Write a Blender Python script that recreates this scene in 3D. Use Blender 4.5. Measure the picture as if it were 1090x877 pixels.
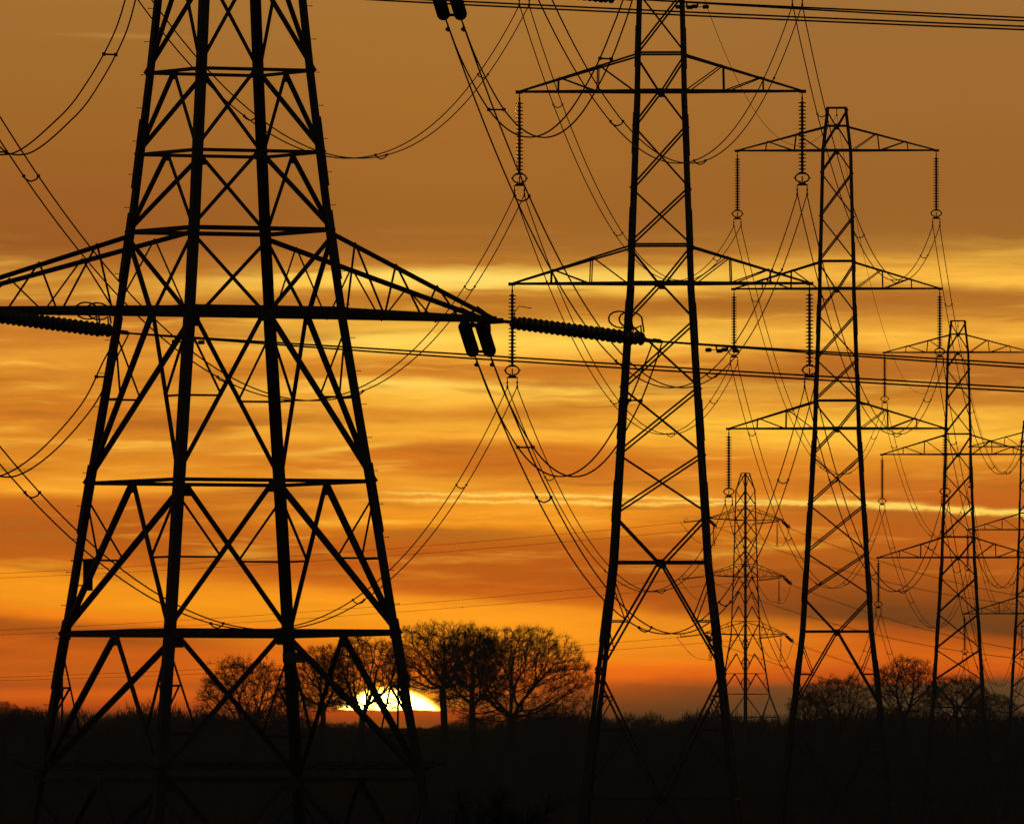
import bpy, math, random
import numpy as np
from mathutils import Vector, Matrix, noise
from mathutils.kdtree import KDTree

for o in list(bpy.data.objects):
    bpy.data.objects.remove(o)
scene = bpy.context.scene
C = scene.collection
R = math.radians
rnd = random.Random(11)

# ------------------------------------------------------------------ camera
# origin of the world = the photographer's eye; a 560 mm telephoto tilted 1.5 degrees up
F = 17000.0                                   # focal length in photo pixels (1090 wide)
cd = bpy.data.cameras.new('camera')
cam = bpy.data.objects.new('camera', cd)
C.objects.link(cam)
cd.sensor_width = 36.0
cd.lens = 36.0 * F / 1090.0
cd.clip_start = 1.0
cd.clip_end = 30000.0
cam.location = (0, 0, 0)
cam.rotation_euler = (R(90) + math.atan(456.5 / F), 0, 0)
scene.camera = cam
scene.render.resolution_x = 1024
scene.render.resolution_y = 823
scene.view_settings.view_transform = 'Standard'
scene.view_settings.look = 'None'
scene.view_settings.exposure = 0.0
scene.view_settings.gamma = 1.0
scene.view_settings.use_curve_mapping = False

SUN_AZ = (413 - 545) / F                       # radians right of the view axis
SUN_EL = (895 - 808) / F
SKY_STRENGTH = 0.06
HAZE = 9e-5                                    # haze density per metre
SUN_STRENGTH = 0.5

# ------------------------------------------------------------------ world: sunset sky
def lin(c):
    return tuple(((v / 255.0) / 12.92 if v / 255.0 <= 0.04045 else ((v / 255.0 + 0.055) / 1.055) ** 2.4) for v in c)

world = bpy.data.worlds.new('World')
scene.world = world
world.use_nodes = True
nt = world.node_tree
nt.nodes.clear()
N = nt.nodes.new
L = nt.links.new

class V:
    """tiny arithmetic wrapper round a node socket"""
    def __init__(self, s): self.s = s
def _in(node, i, x):
    if isinstance(x, V): L(x.s, node.inputs[i])
    else: node.inputs[i].default_value = x
def M(op, a, b=0.0, c=0.0, clamp=False):
    n = N('ShaderNodeMath'); n.operation = op; n.use_clamp = clamp
    _in(n, 0, a); _in(n, 1, b); _in(n, 2, c)
    return V(n.outputs[0])
def add(a, b): return M('ADD', a, b)
def sub(a, b): return M('SUBTRACT', a, b)
def mul(a, b): return M('MULTIPLY', a, b)
def div(a, b): return M('DIVIDE', a, b)
def sstep(x, lo, hi):
    n = N('ShaderNodeMapRange'); n.interpolation_type = 'SMOOTHSTEP'
    _in(n, 0, x); n.inputs[1].default_value = lo; n.inputs[2].default_value = hi
    n.inputs[3].default_value = 0; n.inputs[4].default_value = 1
    return V(n.outputs[0])
def mixc(f, a, b, blend='MIX'):
    n = N('ShaderNodeMix'); n.data_type = 'RGBA'; n.blend_type = blend
    _in(n, 0, f)
    for idx, x in ((6, a), (7, b)):
        if isinstance(x, V): L(x.s, n.inputs[idx])
        else: n.inputs[idx].default_value = tuple(x) + (1.0,)
    return V(n.outputs[2])
def noise2(x, y, scale=1.0, detail=3.0, rough=0.5, seed=0.0):
    cb = N('ShaderNodeCombineXYZ'); _in(cb, 0, x); _in(cb, 1, y); cb.inputs[2].default_value = seed
    n = N('ShaderNodeTexNoise'); L(cb.outputs[0], n.inputs['Vector'])
    n.inputs['Scale'].default_value = scale; n.inputs['Detail'].default_value = detail
    n.inputs['Roughness'].default_value = rough
    return V(n.outputs[0])

tc = N('ShaderNodeTexCoord')
sep = N('ShaderNodeSeparateXYZ'); L(tc.outputs['Generated'], sep.inputs[0])
dx, dy, dz = V(sep.outputs[0]), V(sep.outputs[1]), V(sep.outputs[2])
ysafe = M('MAXIMUM', dy, 0.02)
u = M('MULTIPLY_ADD', div(dx, ysafe), F, 545.0)          # azimuth, in 1/17000 radians
v = M('MULTIPLY_ADD', div(dz, ysafe), -F, 895.0)         # elevation, downwards
CLOUD = sstep(v, 235, 300)
warp = mul(sub(noise2(div(u, 260.0), div(v, 45.0), 1.0, 4, 0.55, 3.1), 0.5), 26.0)
vw = add(v, mul(warp, CLOUD))
shear = mul(mul(sub(u, 500.0), -0.07), mul(sstep(v, 545, 615), sub(1.0, sstep(v, 690, 716))))
shear = M('MAXIMUM', M('MINIMUM', shear, 60.0), -60.0)
vs = add(vw, shear)
t = M('DIVIDE', vs, 900.0, clamp=True)

def ramp(stops):
    """evenly joined colour stops; split over two ColorRamps (32 stops each at most)"""
    outs = []
    half = [s for s in stops if s[0] <= 480], [s for s in stops if s[0] >= 470]
    for part in half:
        n = N('ShaderNodeValToRGB'); _in(n, 0, t)
        el = n.color_ramp.elements
        while len(el) > 1: el.remove(el[-1])
        for i, (p, c) in enumerate(part):
            e = el[0] if i == 0 else el.new(p / 900.0)
            e.position = p / 900.0
            e.color = lin(c) + (1.0,)
        outs.append(V(n.outputs[0]))
    return mixc(sstep(vs, 472, 479), outs[0], outs[1])

LEFT = ramp([(0,(164,112,51)),(120,(162,104,43)),(220,(158,94,37)),(262,(156,91,36)),(285,(185,118,45)),(298,(215,150,56)),
    (312,(205,138,50)),(325,(185,112,40)),(345,(190,112,38)),(365,(205,128,40)),(377,(228,150,48)),(400,(215,135,38)),(430,(205,120,32)),
    (455,(215,130,34)),(478,(214,130,34)),
    (500,(225,140,35)),(518,(238,150,38)),(530,(198,105,26)),(560,(182,90,22)),(600,(186,92,22)),(622,(192,96,24)),(634,(228,128,28)),
    (645,(242,144,30)),(670,(245,146,28)),(688,(236,122,22)),(698,(175,85,24)),(706,(168,78,22)),(722,(188,84,18)),(730,(160,70,22)),(738,(205,88,16)),(748,(175,66,16)),(762,(95,45,25)),(800,(60,35,25))])
MID = ramp([(0,(168,115,52)),(120,(168,109,45)),(230,(163,102,40)),(268,(172,110,44)),(282,(210,150,58)),(297,(255,208,90)),
    (309,(244,184,68)),(319,(200,130,42)),(334,(196,126,40)),(346,(238,178,62)),(364,(255,208,84)),(378,(235,160,52)),(389,(200,120,34)),
    (401,(212,132,38)),(412,(255,198,78)),(424,(250,182,60)),(438,(216,136,38)),(452,(240,166,50)),(466,(246,168,50)),(478,(210,120,30)),
    (498,(205,112,28)),(510,(226,140,36)),(540,(238,148,36)),(560,(236,142,30)),(574,(202,108,22)),(590,(186,90,20)),(624,(186,86,20)),
    (632,(200,98,22)),(641,(240,140,34)),(660,(250,152,34)),(690,(246,142,28)),(706,(240,122,20)),(720,(215,92,18)),(728,(140,62,22)),(748,(104,54,26)),(765,(75,44,28)),(800,(50,35,25))])
RIGHT = ramp([(0,(160,110,55)),(200,(158,101,43)),(250,(162,104,44)),(267,(186,126,50)),(280,(230,166,62)),(294,(236,172,62)),
    (304,(215,150,54)),(313,(180,115,42)),(326,(184,118,42)),(337,(215,146,50)),(354,(240,172,60)),(368,(225,150,48)),(384,(195,120,40)),
    (398,(180,108,37)),(412,(190,115,37)),(430,(206,130,40)),(446,(244,174,58)),(459,(250,184,60)),(478,(234,154,44)),
    (490,(224,140,36)),(512,(202,112,30)),(530,(196,102,28)),(560,(184,90,25)),(596,(150,74,24)),(616,(116,60,26)),(631,(104,56,28)),
    (640,(168,76,22)),(656,(204,92,20)),(690,(206,90,20)),(712,(200,82,19)),(720,(180,72,20)),(727,(98,60,40)),(745,(82,56,42)),(770,(86,60,50)),(800,(50,38,28))])
uw = add(u, mul(sub(noise2(div(u, 300.0), div(v, 80.0), 1.0, 3, 0.5, 9.0), 0.5), 160.0))
col = mixc(sstep(uw, 120, 460), LEFT, MID)
col = mixc(sstep(uw, 600, 960), col, RIGHT)

def blob(uc, vc, su, sv, c, amt, slope=0.0):
    global col
    vv = sub(vw, vc) if not slope else sub(sub(vw, vc), mul(sub(u, uc), slope))
    a = div(sub(u, uc), su); b = div(vv, sv)
    g = M('EXPONENT', mul(add(mul(a, a), mul(b, b)), -1.0))
    col = mixc(mul(g, amt), col, lin(c))
# clouds lit from below and their grey undersides
blob(490, 297, 130, 9, (255, 222, 112), .85)
blob(330, 294, 70, 6, (252, 200, 84), .5)
blob(560, 320, 100, 8, (186, 118, 40), .7, .03)
blob(660, 352, 60, 8, (250, 190, 70), .5)
blob(410, 366, 60, 11, (255, 216, 96), .6)
blob(560, 392, 90, 8, (192, 114, 34), .75, -.02)
blob(430, 412, 60, 6, (255, 214, 96), .6)
blob(690, 415, 60, 8, (255, 186, 64), .4)
blob(600, 440, 80, 9, (212, 132, 36), .5)
blob(860, 452, 170, 13, (255, 196, 62), .85, -.01)
blob(700, 470, 80, 10, (250, 175, 50), .5)
blob(270, 460, 60, 4, (255, 190, 64), .5, -.12)
blob(370, 477, 60, 3.5, (255, 196, 70), .7, -.06)
blob(600, 500, 90, 16, (200, 106, 26), .7, .04)
blob(450, 516, 80, 8, (240, 160, 46), .6, .05)
blob(160, 516, 190, 5, (248, 166, 46), .6)
blob(790, 500, 110, 9, (226, 132, 34), .5)
blob(1010, 410, 80, 6, (176, 104, 36), .7, -.1)
blob(1050, 420, 50, 4, (206, 132, 46), .6, -.25)
blob(800, 322, 260, 8, (170, 104, 36), .6, -.02)
blob(240, 325, 120, 8, (176, 108, 38), .6)
blob(560, 338, 110, 5, (182, 112, 38), .5, .03)
blob(960, 290, 160, 12, (246, 180, 66), .6)
blob(40, 604, 60, 4, (190, 104, 26), .75, .1)
blob(750, 605, 160, 20, (158, 74, 24), .6, .05)
blob(600, 590, 190, 18, (182, 86, 20), .6, .04)
blob(640, 712, 90, 8, (232, 100, 18), .8, .05)
blob(130, 38, 60, 2.5, (196, 140, 66), .5, .03)
blob(770, 560, 120, 12, (206, 104, 24), .4)
# fine wind-drawn streaks
warp2 = mul(sub(noise2(div(u, 75.0), div(v, 28.0), 1.0, 3, 0.5, 12.1), 0.5), 13.0)
st = noise2(div(u, 170.0), div(add(v, add(mul(warp, 0.5), warp2)), 13.0), 1.0, 4, 0.55, 1.7)
st2 = noise2(div(u, 360.0), div(add(vs, warp2), 22.0), 1.0, 3, 0.5, 5.7)
ck = mul(CLOUD, sub(1.0, sstep(v, 560, 640)))
hi = mul(sstep(add(mul(st, .55), mul(st2, .45)), .5, .72), mul(ck, .7))
lo = mul(sstep(add(mul(st, .45), mul(st2, .55)), .5, .32), mul(ck, .8))
col = mixc(hi, col, lin((255, 196, 74)))
col = mixc(lo, col, lin((186, 106, 34)))
st3 = noise2(div(u, 42.0), div(add(v, warp2), 7.0), 1.0, 4, 0.6, 21.0)
k = mul(add(add(mul(sub(st, 0.5), 0.28), mul(sub(st3, .5), mul(.30, sstep(st2, .40, .60)))), mul(sub(st2, 0.5), 0.36)), mul(CLOUD, sub(1.0, sstep(v, 700, 735))))
k = add(add(k, 1.0), mul(sub(noise2(div(u, 500.0), div(v, 160.0), 1.0, 2, .5, 2.2), .5), .10))
cbk = N('ShaderNodeCombineXYZ')
for i in range(3): _in(cbk, i, k)
col = mixc(1.0, col, V(cbk.outputs[0]), 'MULTIPLY')
# the ragged old vapour trail
wob = mul(sub(noise2(div(u, 30.0), div(v, 9.0), 1.0, 5, .65, 7.7), .5), 11.0)
vc = add(add(M('MULTIPLY_ADD', sub(u, 400.0), 0.014, 528.5), wob), mul(sstep(u, 900, 1090), 8.0))
d = M('ABSOLUTE', sub(v, vc))
half = sub(3.8, mul(sstep(u, 640, 900), 3.2))
e = div(sub(d, half), add(2.0, mul(sstep(u, 800, 900), .9)))
g = M('EXPONENT', mul(mul(e, e), -1.0))
brk = sstep(noise2(div(u, 90.0), div(v, 30.0), 1.0, 3, .6, 4.1), .25, .55)
g = mul(mul(g, sstep(u, 360, 470)), add(mul(brk, .35), .65))
g = mul(g, add(.85, mul(sstep(u, 800, 880), .15)))
col = mixc(g, col, lin((255, 208, 96)))
# the sun, its foot cut off by a bank of haze; glow about it
su_, sv_ = sub(u, 413.0), sub(v, 808.0)
rr = M('SQRT', add(mul(su_, su_), mul(sv_, sv_)))
gl = M('EXPONENT', mul(add(M('POWER', div(M('ABSOLUTE', su_), 105.0), 2.0), M('POWER', div(M('ABSOLUTE', sub(v, 742.0)), 30.0), 2.0)), -1.0))
col = mixc(mul(gl, .95), col, lin((255, 112, 14)))
gl3 = M('EXPONENT', mul(add(M('POWER', div(M('ABSOLUTE', su_), 66.0), 2.0), M('POWER', div(M('ABSOLUTE', sub(v, 744.0)), 20.0), 2.0)), -1.0))
col = mixc(mul(gl3, .9), col, lin((255, 178, 40)))
gl2 = M('EXPONENT', mul(add(M('POWER', div(M('ABSOLUTE', su_), 260.0), 2.0), M('POWER', div(M('ABSOLUTE', sub(v, 715.0)), 28.0), 2.0)), -1.0))
col = mixc(mul(gl2, .6), col, lin((235, 104, 18)))
edge = add(754.5, mul(sub(noise2(div(u, 25.0), 0.0, 1.0, 2, .5, 1.0), .5), 5.0))
disc = mul(sstep(rr, 78.8, 75.8), sstep(sub(v, edge), 2.0, -1.5))
below = mul(mul(sstep(sub(v, edge), -1.5, 2.0), sub(1.0, sstep(v, 760, 790))), sub(1.0, sstep(M('ABSOLUTE', su_), 55, 150)))
bl2 = sstep(v, 756, 775)
col = mixc(mul(below, .92), col, mixc(bl2, lin((178, 58, 10)), lin((66, 24, 14))))
n_ = N('ShaderNodeMix'); n_.data_type = 'RGBA'
_in(n_, 0, disc); L(col.s, n_.inputs[6]); L(mixc(sstep(rr, 77.5, 66.0), (3.0, 1.3, .16), (14.0, 10.0, 4.0)).s, n_.inputs[7])
col = V(n_.outputs[2])
# beyond this part of the sky: the physical dusk sky
sky = N('ShaderNodeTexSky'); sky.sky_type = 'NISHITA'; sky.sun_disc = False
sky.sun_elevation = SUN_EL; sky.sun_rotation = SUN_AZ
sky.dust_density = 3.0; sky.air_density = 1.5
skym = mixc(1.0, V(sky.outputs[0]), (SKY_STRENGTH,) * 3, 'MULTIPLY')
gain = N('ShaderNodeCombineXYZ')
# the cloud colours above are those seen through the haze: give back what the haze box takes on the way
el_ = M('MAXIMUM', div(sub(895.0, v), F), 0.0045)
path = M('MINIMUM', div(77.0, el_), 9400.0)
g_ = mul(M('EXPONENT', mul(path, HAZE)), add(.97, mul(sstep(v, 255, 300), .05)))
_in(gain, 0, mul(g_, 1.0)); _in(gain, 1, mul(g_, add(.99, mul(sstep(v, 480, 680), .05)))); _in(gain, 2, mul(g_, sub(.92, mul(sstep(v, 480, 680), .35))))
col = mixc(1.0, col, V(gain.outputs[0]), 'MULTIPLY')
cover = mul(sstep(dy, 0.55, 0.9), sub(1.0, sstep(dz, 0.08, 0.30)))
col = mixc(cover, skym, col)
bg = N('ShaderNodeBackground'); L(col.s, bg.inputs[0]); bg.inputs[1].default_value = 1.0
wo = N('ShaderNodeOutputWorld'); L(bg.outputs[0], wo.inputs[0])

sd = bpy.data.lights.new('sun', 'SUN'); sd.energy = SUN_STRENGTH; sd.angle = R(0.53); sd.color = (1.0, 0.48, 0.16)
sun = bpy.data.objects.new('sun', sd); C.objects.link(sun)
sdir = Vector((math.sin(SUN_AZ), math.cos(SUN_AZ) * math.cos(SUN_EL), math.sin(SUN_EL)))
sun.rotation_euler = sdir.to_track_quat('Z', 'Y').to_euler()

# ------------------------------------------------------------------ helpers
def tag(o, label=None, cat=None, group=None, kind=None):
    if label: o['label'] = label
    if cat: o['category'] = cat
    if group: o['group'] = group
    if kind: o['kind'] = kind
    return o
def empty(name, loc=(0, 0, 0), rz=0.0):
    o = bpy.data.objects.new(name, None); C.objects.link(o)
    o.location = loc; o.rotation_euler = (0, 0, rz); o.empty_display_size = 1
    return o
def kids(o):
    return [c for c in bpy.data.objects if c.parent == o]
def copy_tree(o, parent=None):
    c = o.copy(); C.objects.link(c)
    if parent is not None: c.parent = parent
    for ch in kids(o): copy_tree(ch, c)
    return c
def W(px, py, dist):
    """a point at a distance, from its bearing and elevation in 1/17000 radians"""
    return Vector(((px - 545.0) / F * dist, dist, (895.0 - py) / F * dist))

class MB:
    def __init__(self): self.v = []; self.f = []; self.sm = False
    def ring(self, pts): 
        i = len(self.v); self.v.extend([tuple(p) for p in pts]); return i
    def prism(self, A, B):
        n = len(A); i = self.ring(A); j = self.ring(B)
        for k in range(n): self.f.append((i + k, i + (k + 1) % n, j + (k + 1) % n, j + k))
        self.f.append(tuple(i + k for k in reversed(range(n)))); self.f.append(tuple(j + k for k in range(n)))
    def angle(self, p0, p1, a, b, w, t=None):
        """steel angle section from p0 to p1, flanges along a and b"""
        p0, p1 = Vector(p0), Vector(p1)
        t = t or max(.012, w * .13)
        dd = (p1 - p0).normalized()
        a = Vector(a); a = (a - dd * a.dot(dd)).normalized()
        b = Vector(b); b = b - dd * b.dot(dd); b = (b - a * b.dot(a)).normalized()
        prof = [Vector((0, 0, 0)), a * w, a * w + b * t, a * t + b * t, a * t + b * w, b * w]
        self.prism([p0 + q for q in prof], [p1 + q for q in prof])
    def box(self, c, sx, sy, sz, X=Vector((1, 0, 0)), Y=Vector((0, 1, 0)), Z=Vector((0, 0, 1))):
        c = Vector(c)
        A = [c + X * (x * sx / 2) + Y * (y * sy / 2) - Z * (sz / 2) for x, y in ((-1, -1), (1, -1), (1, 1), (-1, 1))]
        self.prism(A, [p + Z * sz for p in A])
    def tube(self, pts, r, n=6):
        pts = [Vector(p) for p in pts]
        rs = r if isinstance(r, (list, tuple)) else [r] * len(pts)
        prev = None; a = None
        for i, p in enumerate(pts):
            q0 = pts[max(i - 1, 0)]; q1 = pts[min(i + 1, len(pts) - 1)]
            dd = (q1 - q0).normalized()
            if a is None:
                ref = Vector((0, 0, 1)) if abs(dd.z) < .9 else Vector((1, 0, 0))
                a = dd.cross(ref).normalized()
            else:
                a = (a - dd * a.dot(dd)).normalized()
            b = dd.cross(a)
            j = self.ring([p + (a * math.cos(2 * math.pi * k / n) + b * math.sin(2 * math.pi * k / n)) * rs[i] for k in range(n)])
            if prev is not None:
                for k in range(n): self.f.append((prev + k, prev + (k + 1) % n, j + (k + 1) % n, j + k))
            else:
                self.f.append(tuple(j + k for k in reversed(range(n))))
            prev = j
        self.f.append(tuple(prev + k for k in range(n)))
    def lathe(self, prof, n=12, o=Vector((0, 0, 0))):
        """profile of (radius, z) spun about the z axis"""
        prev = None
        for r_, z in prof:
            j = self.ring([(o.x + r_ * math.cos(2 * math.pi * k / n), o.y + r_ * math.sin(2 * math.pi * k / n), o.z + z) for k in range(n)])
            if prev is not None:
                for k in range(n): self.f.append((prev + k, j + k, j + (k + 1) % n, prev + (k + 1) % n))
            prev = j
    def build(self, name, mat, parent=None, smooth=False):
        me = bpy.data.meshes.new(name); me.from_pydata(self.v, [], self.f); me.update()
        if smooth:
            me.polygons.foreach_set('use_smooth', [True] * len(me.polygons))
        me.materials.append(mat)
        o = bpy.data.objects.new(name, me); C.objects.link(o)
        if parent is not None: o.parent = parent
        return o

def material(name, c1, c2, scale=3.0, rough=.6, metal=0.0, spec=.5, bump=0.0, stretch=(1, 1, 1)):
    m = bpy.data.materials.new(name); m.use_nodes = True
    t_ = m.node_tree; b = t_.nodes['Principled BSDF']
    tc_ = t_.nodes.new('ShaderNodeTexCoord'); mp = t_.nodes.new('ShaderNodeMapping')
    mp.inputs['Scale'].default_value = stretch
    nz = t_.nodes.new('ShaderNodeTexNoise'); nz.inputs['Scale'].default_value = scale; nz.inputs['Detail'].default_value = 6
    cr = t_.nodes.new('ShaderNodeValToRGB')
    cr.color_ramp.elements[0].position = .3; cr.color_ramp.elements[1].position = .7
    cr.color_ramp.elements[0].color = tuple(c1) + (1,); cr.color_ramp.elements[1].color = tuple(c2) + (1,)
    t_.links.new(tc_.outputs['Object'], mp.inputs[0]); t_.links.new(mp.outputs[0], nz.inputs['Vector'])
    t_.links.new(nz.outputs[0], cr.inputs[0]); t_.links.new(cr.outputs[0], b.inputs['Base Color'])
    b.inputs['Roughness'].default_value = rough; b.inputs['Metallic'].default_value = metal
    b.inputs['Specular IOR Level'].default_value = spec
    if bump:
        bp = t_.nodes.new('ShaderNodeBump'); bp.inputs['Strength'].default_value = bump
        t_.links.new(nz.outputs[0], bp.inputs['Height']); t_.links.new(bp.outputs[0], b.inputs['Normal'])
    return m
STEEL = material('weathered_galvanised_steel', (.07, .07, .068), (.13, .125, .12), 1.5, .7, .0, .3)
FIT = material('dark_fittings', (.05, .05, .05), (.10, .095, .09), 6, .55, .3)
PORC = material('brown_glazed_porcelain', (.05, .055, .055), (.09, .095, .09), 5, .28, 0, .5)
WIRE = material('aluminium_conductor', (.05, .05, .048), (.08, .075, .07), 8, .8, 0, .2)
BARK = material('bark', (.035, .028, .02), (.07, .055, .04), 3, .95, 0, .1, .4)
TWIG = material('twigs', (.04, .03, .022), (.06, .045, .032), 3, .95, 0, .1)
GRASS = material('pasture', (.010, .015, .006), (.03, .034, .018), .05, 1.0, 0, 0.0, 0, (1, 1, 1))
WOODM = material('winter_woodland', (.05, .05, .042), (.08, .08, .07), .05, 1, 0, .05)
SIGN = material('painted_plate', (.16, .15, .10), (.24, .22, .14), 4, .6)
CONC = material('concrete', (.22, .21, .2), (.32, .31, .29), 4, .9)

# ------------------------------------------------------------------ ground
GP = [(-200, -1.7), (30, -1.7), (150, -2.4), (450, -3.0), (770, -3.5), (1062, -3.0), (1300, -4.0), (1450, -4.9), (1800, -5.3), (2050, -3.2), (2180, -1.2),
      (2300, 4.5), (2420, 10.5), (2520, 13.6), (2700, 15.5), (3000, 18.4), (3400, 22.0), (4000, 28.0), (4600, 27.0), (6000, 16.0), (9500, 0.0), (12000, -12)]
def ground_z(x, y):
    for (a, za), (b, zb) in zip(GP, GP[1:]):
        if y <= b:
            s = (y - a) / (b - a); s = s if b < 2180 else s
            z = za + (zb - za) * s; break
    else: z = GP[-1][1]
    amp = min(1.0, max(0.0, (y - 2250) / 900.0))
    z += amp * 1.1 * noise.noise(Vector((x / 160.0, y / 500.0, 0.0)))
    return z
g = MB()
ys = []
y = -200.0
while y < 9300:
    ys.append(y); y += 25 if y < 500 else (30 if y < 4600 else 200)
xs = [-4000, -2500, -1500, -900, -600, -450] + [-350 + 14 * i for i in range(51)] + [450, 600, 900, 1500, 2500, 4000]
for yy in ys:
    for xx in xs: g.v.append((xx, yy, ground_z(xx, yy)))
nx = len(xs)
for j in range(len(ys) - 1):
    for i in range(nx - 1):
        a = j * nx + i; g.f.append((a, a + 1, a + nx + 1, a + nx))
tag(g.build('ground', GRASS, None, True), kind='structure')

# ------------------------------------------------------------------ lattice parts
CORN = [(-1, -1), (1, -1), (1, 1), (-1, 1)]
def lerp_prof(prof, z):
    for (a, wa), (b, wb) in zip(prof, prof[1:]):
        if z <= b: return wa + (wb - wa) * (z - a) / (b - a)
    return prof[-1][1]
def corner(prof, k, z):
    h = lerp_prof(prof, z) / 2
    return Vector((CORN[k][0] * h, CORN[k][1] * h, z))
FACEN = [Vector((0, -1, 0)), Vector((1, 0, 0)), Vector((0, 1, 0)), Vector((-1, 0, 0))]

def body(root, prof, bays, beams, legw, bw, rw, step_legs=(), splice=None, plan=True):
    """four legs, a bracing panel per face and bay, horizontal frames"""
    zs = sorted(set([prof[0][0], prof[-1][0]] + [z for z, _ in prof]))
    for k in range(4):
        m = MB(); sx, sy = CORN[k]
        for za, zb in zip(zs, zs[1:]):
            w = legw(za + .01)
            m.angle(corner(prof, k, za), corner(prof, k, zb), (-sx, 0, 0), (0, -sy, 0), w, w * .14)
        for z in (splice or []):                               # bolted splice cleats: an outer angle lapped on the leg
            w = legw(z) ; off = Vector((sx * .03, sy * .03, 0))
            m.angle(corner(prof, k, z - 1.9) + off, corner(prof, k, z + .1) + off, (-sx, 0, 0), (0, -sy, 0), w * .9, .05)
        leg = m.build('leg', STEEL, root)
        if k in step_legs:
            z = prof[0][0] + 3.2
            while z < prof[-1][0] - 1:
                p = corner(prof, k, z); b = MB()
                b.tube([p, p + Vector((sx * .15, 0, 0))], .010, 5); b.box(p + Vector((sx * .15, 0, 0)), .015, .03, .03)
                z += .96
                b.build('step_bolt', FIT, leg)
    for (z0, z1, kind, red) in bays:
        for k in range(4):
            n = FACEN[k]; inn = -n
            a0, b0 = corner(prof, k, z0), corner(prof, (k + 1) % 4, z0)
            a1, b1 = corner(prof, k, z1), corner(prof, (k + 1) % 4, z1)
            m0, m1 = (a0 + b0) / 2, (a1 + b1) / 2
            m = MB(); up = Vector((0, 0, 1)); w = bw(z0)
            o1, o2 = inn * .012, inn * (.012 + w * .16)
            tang = (b0 - a0).normalized()
            if kind == 'X':
                m.angle(a0 + o1, b1 + o1, up, inn, w); m.angle(b0 + o2, a1 + o2, up, inn, w)
            elif kind == 'A':
                m.angle(a0 + o1, m1 + o1, -tang, inn, w); m.angle(b0 + o1, m1 + o1, tang, inn, w)
                m.box(m1 + inn * .03 - up * (w * .8), w * 2.9, .02, w * 2.2, tang, n, up)
            elif kind == 'V':
                m.angle(a1 + o1, m0 + o1, -tang, inn, w); m.angle(b1 + o1, m0 + o1, tang, inn, w)
                m.box(m0 + inn * .03 + up * (w * .6), w * 3.2, .02, w * 2.3, tang, n, up)
            # gusset plates at the leg joints
            for p, s in ((a0, 1), (b0, -1)):
                m.box(p + tang * (s * w * 1.1) + inn * .03 + up * (w * .6), w * 1.8, .016, w * 2.2, tang, n, up)
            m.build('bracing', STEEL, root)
            if red:
                w2 = rw
                apex = m1 if kind == 'A' else m0
                for (A0, A1, s) in ((a0, a1, 1), (b0, b1, -1)):
                    foot = A0 if kind == 'A' else A1
                    def onleg(f): return foot + ((A1 if kind == 'A' else A0) - foot) * f
                    def ondiag(f): return foot + (apex - foot) * f
                    q = inn * .05; m = MB()
                    if red == 1:
                        m.angle(onleg(.5) + q, ondiag(.5) + q, up, inn, w2)
                        m.angle(onleg(.93) + q, ondiag(.5) + q, up, inn, w2)
                    elif red == 2:
                        m.angle(onleg(.46) + q, ondiag(.46) + q, up, inn, w2)
                        m.angle(onleg(.2) + q, ondiag(.2) + q, up, inn, w2)
                        m.angle(onleg(.9) + q, ondiag(.46) + q, up, inn, w2)
                        m.angle(onleg(.46) + q * 1.5, ondiag(.2) + q * 1.5, up, inn, w2)
                    else:
                        dtop = onleg(.95); mid = dtop.lerp(ondiag(.31), .48)
                        m.angle(onleg(.31) + q, ondiag(.31) + q, up, inn, w2 * 1.3)
                        m.angle(dtop + q, ondiag(.31) + q, up, inn, w2)
                        hl = onleg(.65); hl.z = mid.z
                        m.angle(hl + q * 1.5, mid + q * 1.5, up, inn, w2)
                        m.angle(onleg(.34) + q * 2, mid + q * 2, up, inn, w2)
                    m.build('sub_bracing', STEEL, root)
    for (z, w) in beams:
        m = MB()
        for k in range(4):
            a, b = corner(prof, k, z), corner(prof, (k + 1) % 4, z)
            m.angle(a - FACEN[k] * .02, b - FACEN[k] * .02, (0, 0, 1), -FACEN[k], w)
            a2, b2 = (a + b) / 2, (b + corner(prof, (k + 2) % 4, z)) / 2
            if not plan: continue
            m.angle(a2 - FACEN[k] * .06, b2 - FACEN[(k + 1) % 4] * .06, (0, 0, -1), -FACEN[k], w * .55)
        m.build('horizontal_frame', STEEL, root)

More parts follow.
